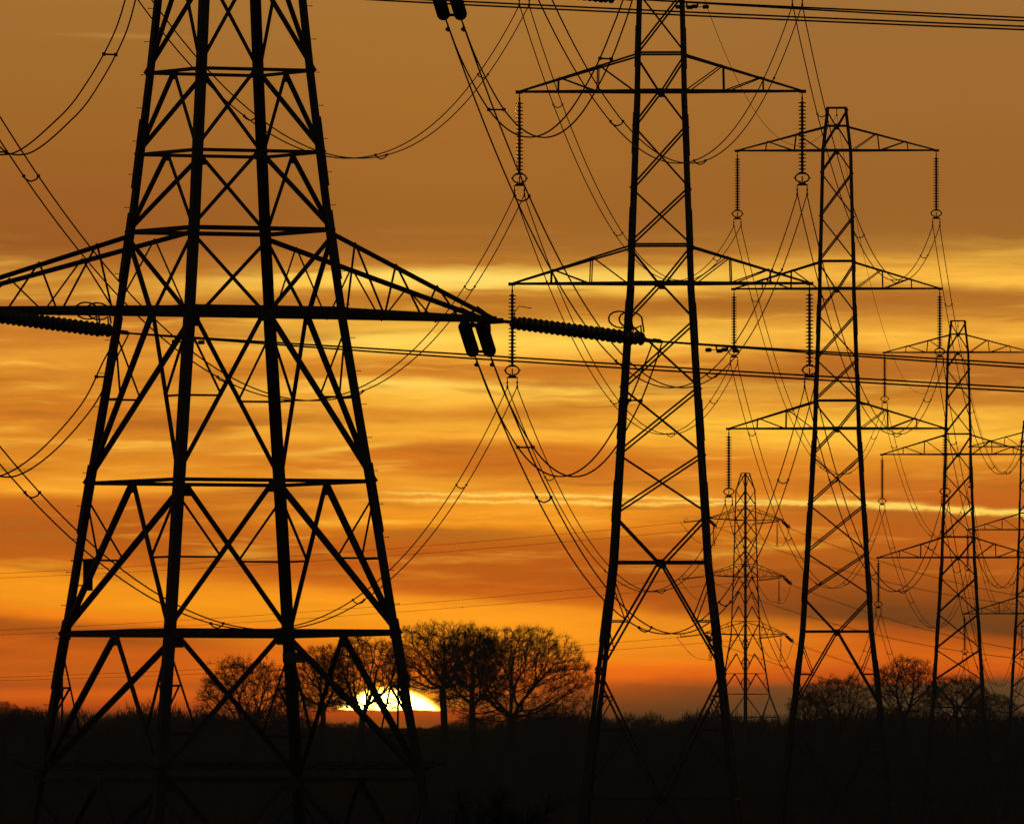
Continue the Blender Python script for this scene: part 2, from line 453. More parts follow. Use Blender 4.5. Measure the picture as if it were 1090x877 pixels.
def arm(root, prof, side, zb, zt, half, tipz=.0, tipw=.12, cw=.1, lw=.06, kind='post'):
    """pyramid cross arm: two bottom chords, two ties, lacing"""
    A = []
    for sy in (-1, 1):
        hb, ht = lerp_prof(prof, zb) / 2, lerp_prof(prof, zt) / 2
        A.append((Vector((side * hb, sy * hb, zb)), Vector((side * half, sy * tipw / 2, zb + tipz)),
                  Vector((side * ht, sy * ht, zt)), Vector((side * half, sy * tipw / 2, zb + tipz + .12))))
    up = Vector((0, 0, 1)); m = MB(); l = MB()
    for i, (b0, b1, t0, t1) in enumerate(A):
        sy = (-1, 1)[i]; inn = Vector((0, -sy, 0))
        m.angle(b0, b1, up, inn, cw); m.angle(t0, t1, -up, inn, cw * .85)
        if kind == 'post':
            fr = [(.34, .0), (.68, .0)]
            pts = [(b1.lerp(b0, f), t1.lerp(t0, f)) for f in (.34, .68)] + [(b0, t0)]
            for j in (0, 1):
                l.angle(pts[j][0], pts[j][1], (side, 0, 0), inn, lw)
                l.angle(pts[j][1], pts[j + 1][0], up, inn, lw)
        else:
            n = 4
            for j in range(n):
                f0, f1, fm = j / n, (j + 1) / n, (j + .5) / n
                l.angle(b0.lerp(b1, f0), t0.lerp(t1, fm), (side, 0, 0), inn, lw)
                l.angle(t0.lerp(t1, fm), b0.lerp(b1, f1), (side, 0, 0), inn, lw)
    (b0, b1, t0, t1), (c0, c1, s0, s1) = A
    n = 4
    for j in range(n):                                     # plan bracing between the bottom chords
        f0, f1 = j / n, (j + 1) / n
        q = up * .02
        l.angle(b0.lerp(b1, f0) + q, c0.lerp(c1, f1) + q, (side, 0, 0), up, lw)
        l.angle(c0.lerp(c1, f0) + q * 2.5, b0.lerp(b1, f1) + q * 2.5, (side, 0, 0), up, lw)
        if kind != 'post' and j:
            l.angle(b0.lerp(b1, f0) + q * 4, c0.lerp(c1, f0) + q * 4, (side, 0, 0), up, lw)
    m.box((side * (half + .02), 0, zb + tipz + .04), .34, tipw + .1, .16)
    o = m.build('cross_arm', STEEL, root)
    l.build('lacing', STEEL, o)
    return o

def stubs(root, prof, h=.5):
    m = MB()
    for k in range(4):
        p = corner(prof, k, prof[0][0]); m.box(p + Vector((0, 0, -h / 2 + .3)), .9, .9, h)
    m.build('footing', CONC, root)

# ------------------------------------------------------------------ straight-line pylon (the row marching away)
def make_line_pylon():
    r = empty('pylon')
    P = [(-30.6, 8.75), (-13.5, 4.82), (0, 3.14), (9.3, 2.46), (18.5, 2.02), (21.35, 1.38)]
    bays = [(-30.6, -24.9, 'A', 1), (-24.9, -18.7, 'V', 2), (-18.7, -13.5, 'A', 2), (-13.5, -11.1, 'V', 0), (-11.1, -8.25, 'X', 0),
            (-8.25, -5.05, 'X', 0), (-5.05, -1.8, 'X', 0), (-1.8, 0, 'A', 0), (0, 1.87, 'V', 0), (1.87, 4.6, 'X', 0), (4.6, 7.6, 'X', 0),
            (7.6, 9.3, 'A', 0), (9.3, 11.15, 'V', 0), (11.15, 14.1, 'X', 0), (14.1, 17.0, 'X', 0), (17.0, 18.5, 'A', 0), (18.5, 20.15, 'A', 0), (20.15, 21.35, 'V', 0)]
    beams = [(-24.9, .1), (-13.5, .12), (0, .14), (1.87, .1), (9.3, .14), (11.15, .1), (18.5, .13), (20.15, .09), (21.35, .09)]
    body(r, P, bays, beams, lambda z: .24 if z < -13 else (.205 if z < 3 else .175), lambda z: .105 if z < -13 else .092, .06, (),
         [-27, -21.5, -15.4, -9.6, -5.6, -.9, 3.6, 8.2, 12.4], False)
    for side in (-1, 1):
        for zb, zt, half in ((0, 1.87, 7.2), (9.3, 11.15, 6.85), (18.5, 20.15, 6.62)):
            arm(r, P, side, zb, zt, half, 0, .12, .115, .06)
    m = MB(); m.tube([(0, 0, 21.35), (0, 0, 20.95)], .03, 6); m.box((0, 0, 20.9), .1, .25, .12)
    m.build('earth_wire_clamp', FIT, r)
    stubs(r, P)
    return r
PITCH = math.atan(31.0 / 1.0 * 1.0 / 17000 * 0 + 0.0494)
LINE = [  # x and y bearings of the lowest arm, metres-to-pixels, description
    (703.5, 303, 22.0, 'tall straight lattice pylon right of centre, cut by the top edge', 'second largest pylon', 'tall centre-right pylon'),
    (891, 457, 16.0, 'lattice pylon with its peak in view, third largest in the row', 'third largest pylon', 'third largest pylon'),
    (1020, 594, 11.8, 'fourth largest lattice pylon, between third largest and the right edge', 'fourth largest pylon', 'fourth largest pylon'),
    (1096, 653.5, 9.6, 'thin far lattice pylon whose left half shows at the right edge', 'fifth pylon', 'right-edge pylon'),
    (1144, 667, 7.8, 'most distant pylon of the row, only its left arm tips at the right edge', 'sixth pylon', 'outermost far pylon'),
]
proto = make_line_pylon()
pyl = []
for i, (px, py, s, lab, _, short) in enumerate(LINE):
    o = proto if i == 0 else copy_tree(proto)
    dist = F / s
    o.location = W(px, py, dist)
    o.rotation_euler = (0, 0, -PITCH)
    tag(o, lab, 'pylon', 'pylons of the receding row')
    pyl.append((o, short))

# ------------------------------------------------------------------ angle pylons (near left, and the small far one)
def make_near_pylon():
    r = empty('pylon')
    P = [(-18.3, 9.75), (-9.3, 7.38), (-4.9, 6.3), (0, 5.05), (2.36, 4.52), (4.62, 4.1), (6.98, 3.67), (9.9, 3.2), (12.2, 2.85), (19.6, 2.2), (21.9, 2.0), (25.2, .9)]
    bays = [(-18.3, -13.5, 'A', 1), (-13.5, -9.3, 'A', 3), (-9.3, -4.9, 'A', 1), (-4.9, 0, 'A', 1), (0, 2.36, 'V', 0), (2.36, 4.62, 'A', 0), (4.62, 6.98, 'A', 0),
            (6.98, 9.9, 'A', 0), (9.9, 12.2, 'V', 0), (12.2, 14.5, 'A', 0), (14.5, 17.0, 'A', 0), (17.0, 19.6, 'A', 0), (19.6, 21.9, 'V', 0), (21.9, 25.2, 'X', 0)]
    beams = [(-13.5, .12), (-9.3, .18), (-4.9, .11), (0, .2), (2.36, .13), (4.62, .10), (6.98, .10), (9.9, .2), (12.2, .12), (14.5, .1), (17, .1), (19.6, .18), (21.9, .12)]
    body(r, P, bays, beams, lambda z: .275 if z < 0 else (.25 if z < 9.9 else .2), lambda z: .15 if z < -9 else (.135 if z < 0 else .11), .06, (1, 3),
         [-15.5, -8.9, -4.4, 2.9, 5.6], False)
    for side in (-1, 1):
        for zb, zt, hr, hl in ((0, 2.36, 8.46, 10.5), (9.9, 12.2, 7.5, 10.2), (19.6, 21.9, 6.8, 9.1)):
            arm(r, P, side, zb, zt, hr if side > 0 else hl, -.1, .55, .17, .05, 'warren')
    # climbing guard: outriggers with strands round the tower
    m = MB()
    zg = -13.2; h = lerp_prof(P, zg) / 2
    for k in range(4):
        a, b = corner(P, k, zg), corner(P, (k + 1) % 4, zg); n = FACEN[k]
        for f in (0, .25, .5, .75, 1):
            p = a.lerp(b, f); m.angle(p, p + n * .75 + Vector((0, 0, .28)), (0, 0, 1), n.cross(Vector((0, 0, 1))), .05)
        for q in (.2, .42, .64):
            m.tube([a + n * q * 1.1 + Vector((0, 0, q * .38)), b + n * q * 1.1 + Vector((0, 0, q * .38))], .012, 4)
    m.build('climbing_guard', FIT, r)
    m = MB(); p = corner(P, 2, -9.85); m.box(p + Vector((-.1, -.36, 0)), .72, .05, .32)
    m.build('warning_plate', SIGN, r)
    m = MB(); p = corner(P, 3, -7.5); m.box(p + Vector((.55, .02, 0)), .26, .12, .9); m.tube([p + Vector((.0, 0, .42)), p + Vector((.7, 0, .42))], .02, 5)
    m.tube([p + Vector((.0, 0, -.3)), p + Vector((.5, 0, -.3))], .02, 5)
    m.build('junction_box', FIT, r)
    stubs(r, P)
    return r
YAW1 = R(26.0)
D1 = F / 36.8
near = make_near_pylon()
C1 = W(244.5, 335, D1)
near.location = C1; near.rotation_euler = (0, 0, YAW1)
tag(near, 'huge near lattice pylon on the left with four broad legs and tension insulators', 'pylon', 'angle pylons')

def make_far_pylon():
    r = empty('pylon')
    P = [(-20.5, 9.4), (-13.2, 7.6), (-9.5, 5.6), (-3.9, 4.4), (0, 3.4), (9.3, 2.9), (18.4, 2.5), (23.2, 2.3), (26.0, 1.1)]
    bays = [(-20.5, -13.2, 'A', 1), (-13.2, -9.5, 'V', 0), (-9.5, -6.2, 'A', 1), (-6.2, -3.0, 'A', 1), (-3.0, 0, 'A', 1), (0, 2.2, 'V', 0), (2.2, 4.6, 'A', 0), (4.6, 7.0, 'A', 0), (7.0, 9.3, 'A', 0),
            (9.3, 11.4, 'X', 0), (11.4, 13.6, 'X', 0), (13.6, 16, 'X', 0), (16, 18.4, 'X', 0), (18.4, 20.8, 'X', 0), (20.8, 23.2, 'X', 0), (23.2, 26.0, 'X', 0)]
    beams = [(-13.2, .12), (-9.5, .1), (-6.2, .08), (0, .14), (2.2, .08), (9.3, .14), (11.4, .08), (18.4, .14), (20.8, .07), (26.0, .12)]
    body(r, P, bays, beams, lambda z: .30 if z < 0 else .25, lambda z: .115, .07, (), [], False)
    for side in (-1, 1):
        for zb, zt, half in ((0, 2.2, 9.0), (9.3, 11.4, 8.6), (18.4, 20.4, 8.2)):
            arm(r, P, side, zb, zt, half, .2, .5, .13, .045, 'warren')
    stubs(r, P)
    return r
far = make_far_pylon()
S6 = 6.62; D6 = F / S6
C6 = W(793.5, 676, D6)
YAW6 = R(43.0)
far.location = C6; far.rotation_euler = (0, 0, YAW6)
tag(far, 'small hazy lattice pylon standing apart between the second and third largest pylons', 'pylon', 'angle pylons')

# ------------------------------------------------------------------ insulators
def shed_stack(n, pitch, r, z0=0.0, nseg=12, off=Vector((0, 0, 0))):
    m = MB(); prof = [(.02, z0)]
    for k in range(n):
        z = z0 - k * pitch
        prof += [(.06, z - .004), (.065, z - pitch * .30), (r * .75, z - pitch * .42), (r, z - pitch * .60), (r * .96, z - pitch * .68), (r * .5, z - pitch * .70), (.065, z - pitch * .80)]
    prof.append((.02, z0 - n * pitch))
    m.lathe(prof, nseg, off)
    return m
def arc(cx, cz, rx, rz, a0, a1, n=14, y=0.0):
    return [Vector((cx + rx * math.cos(R(a0 + (a1 - a0) * k / n)), y, cz + rz * math.sin(R(a0 + (a1 - a0) * k / n)))) for k in range(n + 1)]

def make_suspension():
    r = empty('insulator_string')
    m = MB(); m.tube([(0, 0, .08), (0, 0, -.42)], .03, 6); m.box((0, 0, -.3), .09, .05, .16); m.build('hanger_link', FIT, r)
    shed_stack(20, .178, .205, -.42).build('insulator_discs', PORC, r, True)
    m = MB()
    for s in (-1, 1):
        m.tube(arc(s * .10, -4.14, .23 * s, .20, 100, -100, 12), .042, 6)
        m.tube([(s * .33, 0, -4.14), (s * .41, 0, -4.14)], .035, 5)
        m.tube([(s * .15, 0, -3.87), (0, 0, -3.95)], .02, 5)
    m.build('arcing_ring', FIT, r)
    m = MB()
    m.tube([(0, 0, -4.05), (0, 0, -4.42)], .035, 6)
    m.prism([Vector((-.3, -.02, -4.52)), Vector((.3, -.02, -4.52)), Vector((.12, -.02, -4.36)), Vector((-.12, -.02, -4.36))],
            [Vector((-.3, .02, -4.52)), Vector((.3, .02, -4.52)), Vector((.12, .02, -4.36)), Vector((-.12, .02, -4.36))])
    m.build('yoke_plate', FIT, r)
    for s in (-1, 1):
        m = MB(); m.tube([(s * .24, 0, -4.5), (s * .24, 0, -4.9)], .022, 5); m.box((s * .24, 0, -4.72), .09, .07, .10)
        m.prism([Vector((s * .24 - .05, -.2, -5.0)), Vector((s * .24 + .05, -.2, -5.0)), Vector((s * .24 + .03, 0, -4.82)), Vector((s * .24 - .03, 0, -4.82))],
                [Vector((s * .24 - .05, .2, -5.0)), Vector((s * .24 + .05, .2, -5.0)), Vector((s * .24 + .03, .02, -4.82)), Vector((s * .24 - .03, .02, -4.82))])
        m.build('wire_clamp', FIT, r)
    return r
LV = [(18.5, 6.62, 'top'), (9.3, 6.85, 'middle'), (0.0, 7.2, 'bottom')]
susp = make_suspension(); first = True
SUSP = {}
for i, (o, short) in enumerate(pyl):
    mat = Matrix.Translation(o.location) @ Matrix.Rotation(-PITCH, 4, 'Z')
    for (z, half, lvn) in LV:
        for side, sn in ((-1, 'left'), (1, 'right')):
            q = susp if first else copy_tree(susp)
            first = False
            p = mat @ Vector((side * half, 0, z))
            q.location = p; q.rotation_euler = (0, 0, -PITCH)
            tag(q, 'hanging insulator string under the %s %s arm of the %s' % (sn, lvn, short), 'insulator', 'hanging insulator strings')
            SUSP[(i, lvn, side)] = p + Vector((0, 0, -4.95))

def make_tension():
    """twin string, pulled out along -Z"""
    r = empty('tension_insulator')
    m = MB(); m.tube([(0, 0, .1), (0, 0, -.5)], .045, 6); m.box((0, 0, -.55), .66, .06, .2); m.box((0, 0, -.35), .2, .1, .16); m.build('arm_shackle', FIT, r)
    for s in (-1, 1):
        shed_stack(22, .2, .2, -.62, 14, Vector((s * .25, 0, 0))).build('insulator_discs', PORC, r, True)
    m = MB(); m.box((0, 0, -5.1), .7, .06, .16)
    for s in (-1, 1): m.tube([(s * .24, 0, -5.1), (s * .24, 0, -5.7)], .04, 6); m.box((s * .24, 0, -5.5), .1, .12, .22)
    m.build('yoke_plate', FIT, r)
    for s in (-1, 1):
        m = MB()
        m.tube([Vector((s * .27, 0, -5.05)), Vector((s * .27, .2, -4.9))] + [Vector((s * .27, .5 + .24 * math.sin(R(a)), -4.5 + .42 * math.cos(R(a)))) for a in range(-150, 151, 25)] + [Vector((s * .27, .2, -5.0))], .026, 6)
        m.build('arcing_horn', FIT, r)
    m = MB()
    m.tube([Vector((0, 0, -.6)), Vector((0, .3, -.55)), Vector((0, .5, -.7)), Vector((0, .48, -1.15))], .014, 5)
    m.build('arcing_horn', FIT, r)
    return r
def aim(o, p, d):
    """place o at p with its -Z along d and its local X level"""
    d = Vector(d).normalized(); z = -d
    x = Vector((0, 0, 1)).cross(z).normalized(); y_ = z.cross(x)
    if y_.z < 0: x, y_ = -x, -y_
    mm = Matrix((x, y_, z)).transposed()
    o.location = p; o.rotation_euler = mm.to_euler()
    return x

tens = make_tension(); tfirst = True
def tension(p, d, label, sc=1.0):
    global tfirst
    q = tens if tfirst else copy_tree(tens)
    tfirst = False
    x = aim(q, p, d)
    tag(q, label, 'insulator', 'tension insulators'); q.scale = (sc,) * 3
    d = Vector(d).normalized()
    return Vector(p) + d * 5.7 * sc, x

# ------------------------------------------------------------------ conductors
def sagpts(A, B, S, n=56):
    return [A.lerp(B, k / n) - Vector((0, 0, 4 * S * (k / n) * (1 - k / n))) for k in range(n + 1)]
def bundle(A, B, S, label, group, r=.021, sep=.23, space=66, vert=0.0, n=56, upto=1.0, xa=None, xb=None):
    root = empty('twin_conductor', A)
    d = (B - A); d.z = 0; side = Vector((d.y, -d.x, 0)).normalized()
    if side.x < 0: side = -side
    xa = xa if xa is not None else side; xb = xb if xb is not None else side
    if xa.dot(side) < 0: xa = -xa
    pts = sagpts(A, B, S, n)
    for s in (-1, 1):
        m = MB(); P_ = []
        for k, p in enumerate(pts):
            f = k / n
            if f > upto + 1e-6: break
            xx = side
            if f < .03: xx = xa.lerp(side, f / .03)
            P_.append(p + xx * (s * sep) + Vector((0, 0, vert * s * min(1, f * 30))) - A)
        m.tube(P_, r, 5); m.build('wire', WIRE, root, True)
    length = (B - A).length * upto
    k = 1; ns = max(2, int(length / space))
    for j in range(ns):
        f = (j + .45 + .1 * rnd.random()) / ns * upto
        p = A.lerp(B, f) - Vector((0, 0, 4 * S * f * (1 - f))) - A
        m = MB()
        m.tube([p - side * sep, p - side * sep * .75 - Vector((0, 0, .10)), p - Vector((0, 0, .17)), p + side * sep * .75 - Vector((0, 0, .10)), p + side * sep], .028, 5)
        for s in (-1, 1): m.box(p + side * (s * sep), .10, .14, .10)
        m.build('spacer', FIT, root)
    tag(root, label, 'power line', group)
    return root
def dampers(root, A, B, S, L0, s):
    d = (B - A).normalized(); f = L0 / (B - A).length
    side = Vector((d.y, -d.x, 0)).normalized() * .23 * s
    p = A.lerp(B, f) - Vector((0, 0, 4 * S * f * (1 - f))) - A + side
    m = MB(); m.box(p - Vector((0, 0, .05)), .05, .05, .14)
    m.tube([p - d * .26 - Vector((0, 0, .13)), p + d * .26 - Vector((0, 0, .13))], .012, 5)
    for q in (-1, 1): m.tube([p + d * (q * .2) - Vector((0, 0, .13)), p + d * (q * .36) - Vector((0, 0, .13))], .06, 7)
    m.build('vibration_damper', FIT, root)
def smooth_path(pts, n=10):
    out = []
    P_ = [pts[0] * 2 - pts[1]] + pts + [pts[-1] * 2 - pts[-2]]
    for i in range(1, len(P_) - 2):
        for k in range(n):
            t_ = k / n; a, b, c, d = P_[i - 1], P_[i], P_[i + 1], P_[i + 2]
            out.append(.5 * ((2 * b) + (c - a) * t_ + (2 * a - 5 * b + 4 * c - d) * t_ ** 2 + (3 * b - a - 3 * c + d) * t_ ** 3))
    out.append(pts[-1]); return out
def jumper(pts, label, xa, xb):
    root = empty('jumper_loop', pts[0]); path = smooth_path(pts); n = len(path) - 1
    for s in (-1, 1):
        m = MB(); P_ = []
        for k, p in enumerate(path):
            f = k / n; x = (xa * (1 - f) + xb * f)
            if x.length < .3: x = xa
            P_.append(p + x.normalized() * (s * .23) - pts[0])
        m.tube(P_, .024, 6); m.build('wire', WIRE, root, True)
    for f in (.26, .78):
        k = int(f * n); p = path[k] - pts[0]; x = (xa * (1 - f) + xb * f).normalized()
        m = MB(); m.tube([p - x * .25, p + x * .25], .03, 6)
        for s in (-1, 1): m.box(p + x * (s * .23), .10, .12, .10)
        m.build('spacer', FIT, root)
    tag(root, label, 'power line', 'jumper loops')

# near pylon: line towards the second pylon, and the line turning off to the right
M1 = Matrix.Translation(C1) @ Matrix.Rotation(YAW1, 4, 'Z')
azr = R(-35.0)
DR = Vector((math.cos(azr), math.sin(azr), -.125))
NL = [(0.0, 8.46, 10.5, 'bottom', 10.0, 9.9), (9.9, 7.5, 10.2, 'middle', 10.1, 10.7), (19.6, 6.8, 9.1, 'top', 10.6, 10.5)]
for z, hr, hl, lvn, sagr, sagl in NL:
    for side, half, sn, sag in ((1, hr, 'right', sagr), (-1, hl, 'left', sagl)):
        B = SUSP[(0, lvn, side)]
        p0 = M1 @ Vector((side * half - (.62 if side > 0 else -.1), .1, z - .12))
        d = B - p0; d.z = 0; d.normalize()
        A, xa = tension(p0, (d.x, d.y, -.135), 'fat foreshortened tension insulator pair pointing away from the huge left pylon\'s %s %s arm' % (sn, lvn))
        b = bundle(A, B, sag, 'twin conductor sagging from the huge left pylon %s %s arm to the next pylon' % (sn, lvn), 'conductors between the two largest pylons', .026, xa=xa)
        for s in (-1, 1): dampers(b, A, B, sag, 1.2, s)
        p1 = M1 @ Vector((side * half + .12 if side > 0 else -half + 2.0, -.1 if side > 0 else -.3, z - .05))
        A2, xb = tension(p1, DR, 'long tension insulator stretched rightward from the huge left pylon\'s %s %s arm' % (sn, lvn))
        E = A2 + Vector((math.cos(azr), math.sin(azr), 0)) * 330 + Vector((0, 0, -1.0))
        b = bundle(A2, E, 6.0, 'twin conductor running rightward from the huge left pylon %s %s arm' % (sn, lvn), 'conductors leaving to the right', .026, xa=xb, space=110, n=110, vert=.05)
        for s, l0 in ((-1, 1.9), (1, 2.6)): dampers(b, A2, E, 6.0, l0, s)
        if side > 0:
            sg = 3.75
            pts = [A.lerp(A2, f) - Vector((0, 0, 4 * sg * f * (1 - f))) for f in (0, .1, .25, .4, .55, .7, .85, .95, 1)]
        else:
            offs = [(-16, 28), (-41, 75), (-91, 126), (-137, 147), (-170, 122)] if lvn == 'bottom' else [(-16, 50), (-45, 100), (-76, 134), (-130, 169), (-172, 140)]
            fs = [.07, .2, .42, .66, .85]
            pts = [A] + [Vector((A2.x + ox / 37, A2.y * (1 - f) + A.y * f, A2.z - oz / 37)) for (ox, oz), f in reversed(list(zip(offs, fs)))] + [A2]
        jumper(pts, 'slack jumper loop slung under the %s %s arm of the huge left pylon' % (sn, lvn), xa, xb if xb.dot(xa) > 0 else -xb)

# spans along the row
for i in range(4):
    for lvn in ('top', 'middle', 'bottom'):
        for side, sn in ((-1, 'left'), (1, 'right')):
            A, B = SUSP[(i, lvn, side)], SUSP[(i + 1, lvn, side)]
            Ls = (B - A).length; S = (9.2e-5 if i == 0 else 7.4e-5) * Ls * Ls
            bundle(A, B, S, 'twin conductor on the %s %s arms from the %s to the next one' % (sn, lvn, pyl[i][1]), 'conductors along the row', .027, n=48)
def single(A, B, S, label, group='earth wires', r=.014):
    m = MB(); m.tube([p - A for p in sagpts(A, B, S, 48)], r, 5)
    o = m.build('earth_wire', WIRE, None, True); o.location = A
    tag(o, label, 'power line', group)
tops = [M1 @ Vector((0, 0, 25.2))] + [Vector(o.location) + Vector((0, 0, 20.9)) for o, _ in pyl]
names = ['huge left pylon'] + [s for _, s in pyl]
for i in range(5):
    Ls = (tops[i + 1] - tops[i]).length
    single(tops[i], tops[i + 1], 8.0e-5 * Ls * Ls, 'single thin earth wire from the peak of the %s to the next peak' % names[i])

# far angle pylon: wires to the left and away to the right
M6 = Matrix.Translation(C6) @ Matrix.Rotation(YAW6, 4, 'Z')
for z, half, lvn in ((0, 9.0, 'bottom'), (9.3, 8.6, 'middle'), (18.4, 8.2, 'top')):
    for side, sn in ((-1, 'left'), (1, 'right')):
        p = M6 @ Vector((side * half, 0, z + .1))
        A, xa = tension(p, (-1, -.06, -.12),  'tiny tension insulator reaching left from the small hazy pylon\'s %s %s arm' % (sn, lvn), .8)
        E = A + Vector((-370, -22, -4 + (6 if lvn == 'bottom' else 0)))
        bundle(A, E, 8.5, 'faint twin conductor running far left from the small hazy pylon %s %s arm' % (sn, lvn), 'far conductors crossing the sky', .026, n=64, space=90)
        A2, xb = tension(p, (.33, .94, -.3), 'tiny foreshortened tension insulator behind the small hazy pylon\'s %s %s arm' % (sn, lvn), .7)
        E2 = A2 + Vector((120, 330, -2))
        bundle(A2, E2, 9.5, 'faint twin conductor receding right from the small hazy pylon %s %s arm' % (sn, lvn), 'far conductors crossing the sky', .026, n=40, space=90)
        # jumper held down by a short hanging string
        h = p - Vector((0, 0, .2)) + Vector((-.8 * side, 0, 0)); 
        q = copy_tree(susp); q.location = h; q.rotation_euler = (0, 0, YAW6); q.scale = (.8, .8, .8)
        tag(q, 'tiny jumper support string under the small hazy pylon\'s %s %s arm' % (sn, lvn), 'insulator', 'jumper support strings')
        hb = h - Vector((0, 0, 3.9))
        jumper([A, A.lerp(hb, .5) - Vector((0, 0, 1.2)), hb, hb.lerp(A2, .5) - Vector((0, 0, 1.2)), A2], 'faint jumper loop under the small hazy pylon\'s %s %s arm' % (sn, lvn), xa, xa)

# ------------------------------------------------------------------ trees
def grow_tree(seed, H, Wd, trunk_h, n_att, lean=0.0, forks=1, flat=.5, step=.42, twigs=7, low=0.0):
    """space-colonisation crown: limbs reach for points spread through a domed volume"""
    rg = np.random.RandomState(seed)
    att = []
    while len(att) < n_att:
        p = rg.uniform(-1, 1, 3); p[2] = rg.uniform(-.55, 1)
        if p[2] < -.1 and rg.rand() < .45: continue
        rr_ = math.sqrt(p[0] ** 2 + p[1] ** 2 + (p[2] if p[2] > 0 else p[2] * 1.1) ** 2)
        lump = 1.0 + .30 * noise.noise(Vector((p[0] * 2.6 + seed, p[1] * 2.6, p[2] * 2.6)))
        if rr_ < lump and rr_ > rg.uniform(.1, 1.0) and not (p[2] < -.35 and rr_ < .4):
            z = trunk_h + (H - trunk_h) * (.42 + .58 * p[2]) - low * max(0, -p[2])
            att.append((p[0] * Wd / 2 + lean, p[1] * Wd / 2, z))
    att = [Vector(a) for a in att]
    nodes = [Vector((0, 0, -.6))]; par = [-1]
    bend = Vector((rg.uniform(-.05, .05), rg.uniform(-.05, .05), 1)).normalized()
    while nodes[-1].z < trunk_h:
        nodes.append(nodes[-1] + (bend + Vector((rg.uniform(-.05, .05), rg.uniform(-.05, .05), 0))) * step); par.append(len(nodes) - 2)
    if forks > 1:
        base = len(nodes) - 1
        for f in range(forks):
            a = f * 6.28 / forks + rg.uniform(0, 1); cur = base
            for _ in range(5):
                nodes.append(nodes[cur] + Vector((math.cos(a) * .45, math.sin(a) * .45, .8)).normalized() * step); par.append(cur); cur = len(nodes) - 1
    alive = att; it = 0; kids_n = {}
    while alive and it < 90:
        it += 1
        kd = KDTree(len(nodes))
        for i, p in enumerate(nodes): kd.insert(p, i)
        kd.balance()
        pull = {}; nxt = []
        for a in alive:
            co, idx, dist = kd.find(a)
            if dist < step * 1.35: continue
            nxt.append(a)
            if dist < 9.0 or it < 12: pull.setdefault(idx, Vector((0, 0, 0))); pull[idx] += (a - co).normalized()
        alive = nxt
        if not pull: break
        for idx, d in pull.items():
            if d.length < .2: continue
            dd = d.normalized()
            prevd = (nodes[idx] - nodes[par[idx]]).normalized() if par[idx] >= 0 else Vector((0, 0, 1))
            outw = Vector((nodes[idx].x - lean, nodes[idx].y, 0)) / (Wd * .5)
            dd = (dd + prevd * .7 + outw * .25 + Vector(rg.uniform(-.2, .2, 3)) + Vector((0, 0, .10)))
            fl = -.25 if nodes[idx].z < trunk_h + (H - trunk_h) * .35 else .08
            if dd.z < fl * dd.length: dd.z = fl * dd.length
            dd.normalize()
            q_ = nodes[idx] + dd * step
            if kids_n.get(idx, 0) >= 3 or kd.find(q_)[2] < step * .55:
                for a in [a for a in alive if (a - nodes[idx]).length < step * 2.6]: alive.remove(a)
                continue
            kids_n[idx] = kids_n.get(idx, 0) + 1
            nodes.append(nodes[idx] + dd * step); par.append(idx)
    n = len(nodes); rad = [0.0] * n; ch = [[] for _ in range(n)]
    for i in range(1, n): ch[par[i]].append(i)
    for i in range(n - 1, -1, -1):
        rad[i] = .022 if not ch[i] else sum(rad[c] ** 2.6 for c in ch[i]) ** (1 / 2.6)
    sc = (H * .027) / rad[1]
    rad = [max(.022, r_ * (sc if r_ > .1 else 1 + (sc - 1) * r_ / .1)) for r_ in rad]
    tr = MB(); tw = MB()
    def seg(m, p, q, r0, r1, ns=3):
        d = (q - p)
        if d.length < 1e-5: return
        d.normalize(); ref = Vector((0, 0, 1)) if abs(d.z) < .9 else Vector((1, 0, 0))
        a = d.cross(ref).normalized(); b = d.cross(a)
        A_ = [p + (a * math.cos(6.283 * k / ns) + b * math.sin(6.283 * k / ns)) * r0 for k in range(ns)]
        B_ = [q + (a * math.cos(6.283 * k / ns) + b * math.sin(6.283 * k / ns)) * r1 for k in range(ns)]
        i = m.ring(A_); j = m.ring(B_)
        for k in range(ns): m.f.append((i + k, i + (k + 1) % ns, j + (k + 1) % ns, j + k))
    for i in range(1, n):
        r0 = rad[par[i]] if rad[par[i]] < rad[i] * 1.9 else rad[i] * 1.15
        seg(tr if rad[i] > .035 else tw, nodes[par[i]], nodes[i], r0, rad[i], 7 if rad[i] > .12 else (5 if rad[i] > .05 else 3))
    for i in range(1, n):
        if rad[i] > .05 or nodes[i].z < trunk_h: continue
        d0 = (nodes[i] - nodes[par[i]]).normalized()
        cnt = twigs + 2 if not ch[i] else (2 if rg.rand() < .8 else 1)
        for _ in range(cnt):
            d1 = (d0 + Vector(rg.uniform(-.8, .8, 3)) + Vector((0, 0, .12))).normalized()
            l1 = rg.uniform(.35, .85); p1 = nodes[i] + d1 * l1
            seg(tw, nodes[i], p1, .018, .013)
            for _ in range(2):
                d2 = (d1 + Vector(rg.uniform(-.6, .6, 3))).normalized()
                seg(tw, p1, p1 + d2 * rg.uniform(.3, .6), .013, .008)
    return tr, tw
def tree(name, spec, label, px, dist, base=None, rz=0.0, scale=1.0):
    if isinstance(spec, tuple):
        tr, tw = spec
        r = empty(name); tr.build('trunk', BARK, r, True); tw.build('crown', TWIG, r)
    else:
        r = copy_tree(spec)
    x = (px - 545) / F * dist
    r.location = (x, dist, ground_z(x, dist) - .1 if base is None else base); r.rotation_euler = (0, 0, rz); r.scale = (scale,) * 3
    tag(r, label, 'tree', 'bare winter trees')
    return r
DT = 2505
a_ = tree('bare_tree', grow_tree(1, 20.8, 17.5, 9.2, 2300, -.4, 1, low=0), 'broad bare tree whose trunk stands just right of the setting sun', 474, DT)
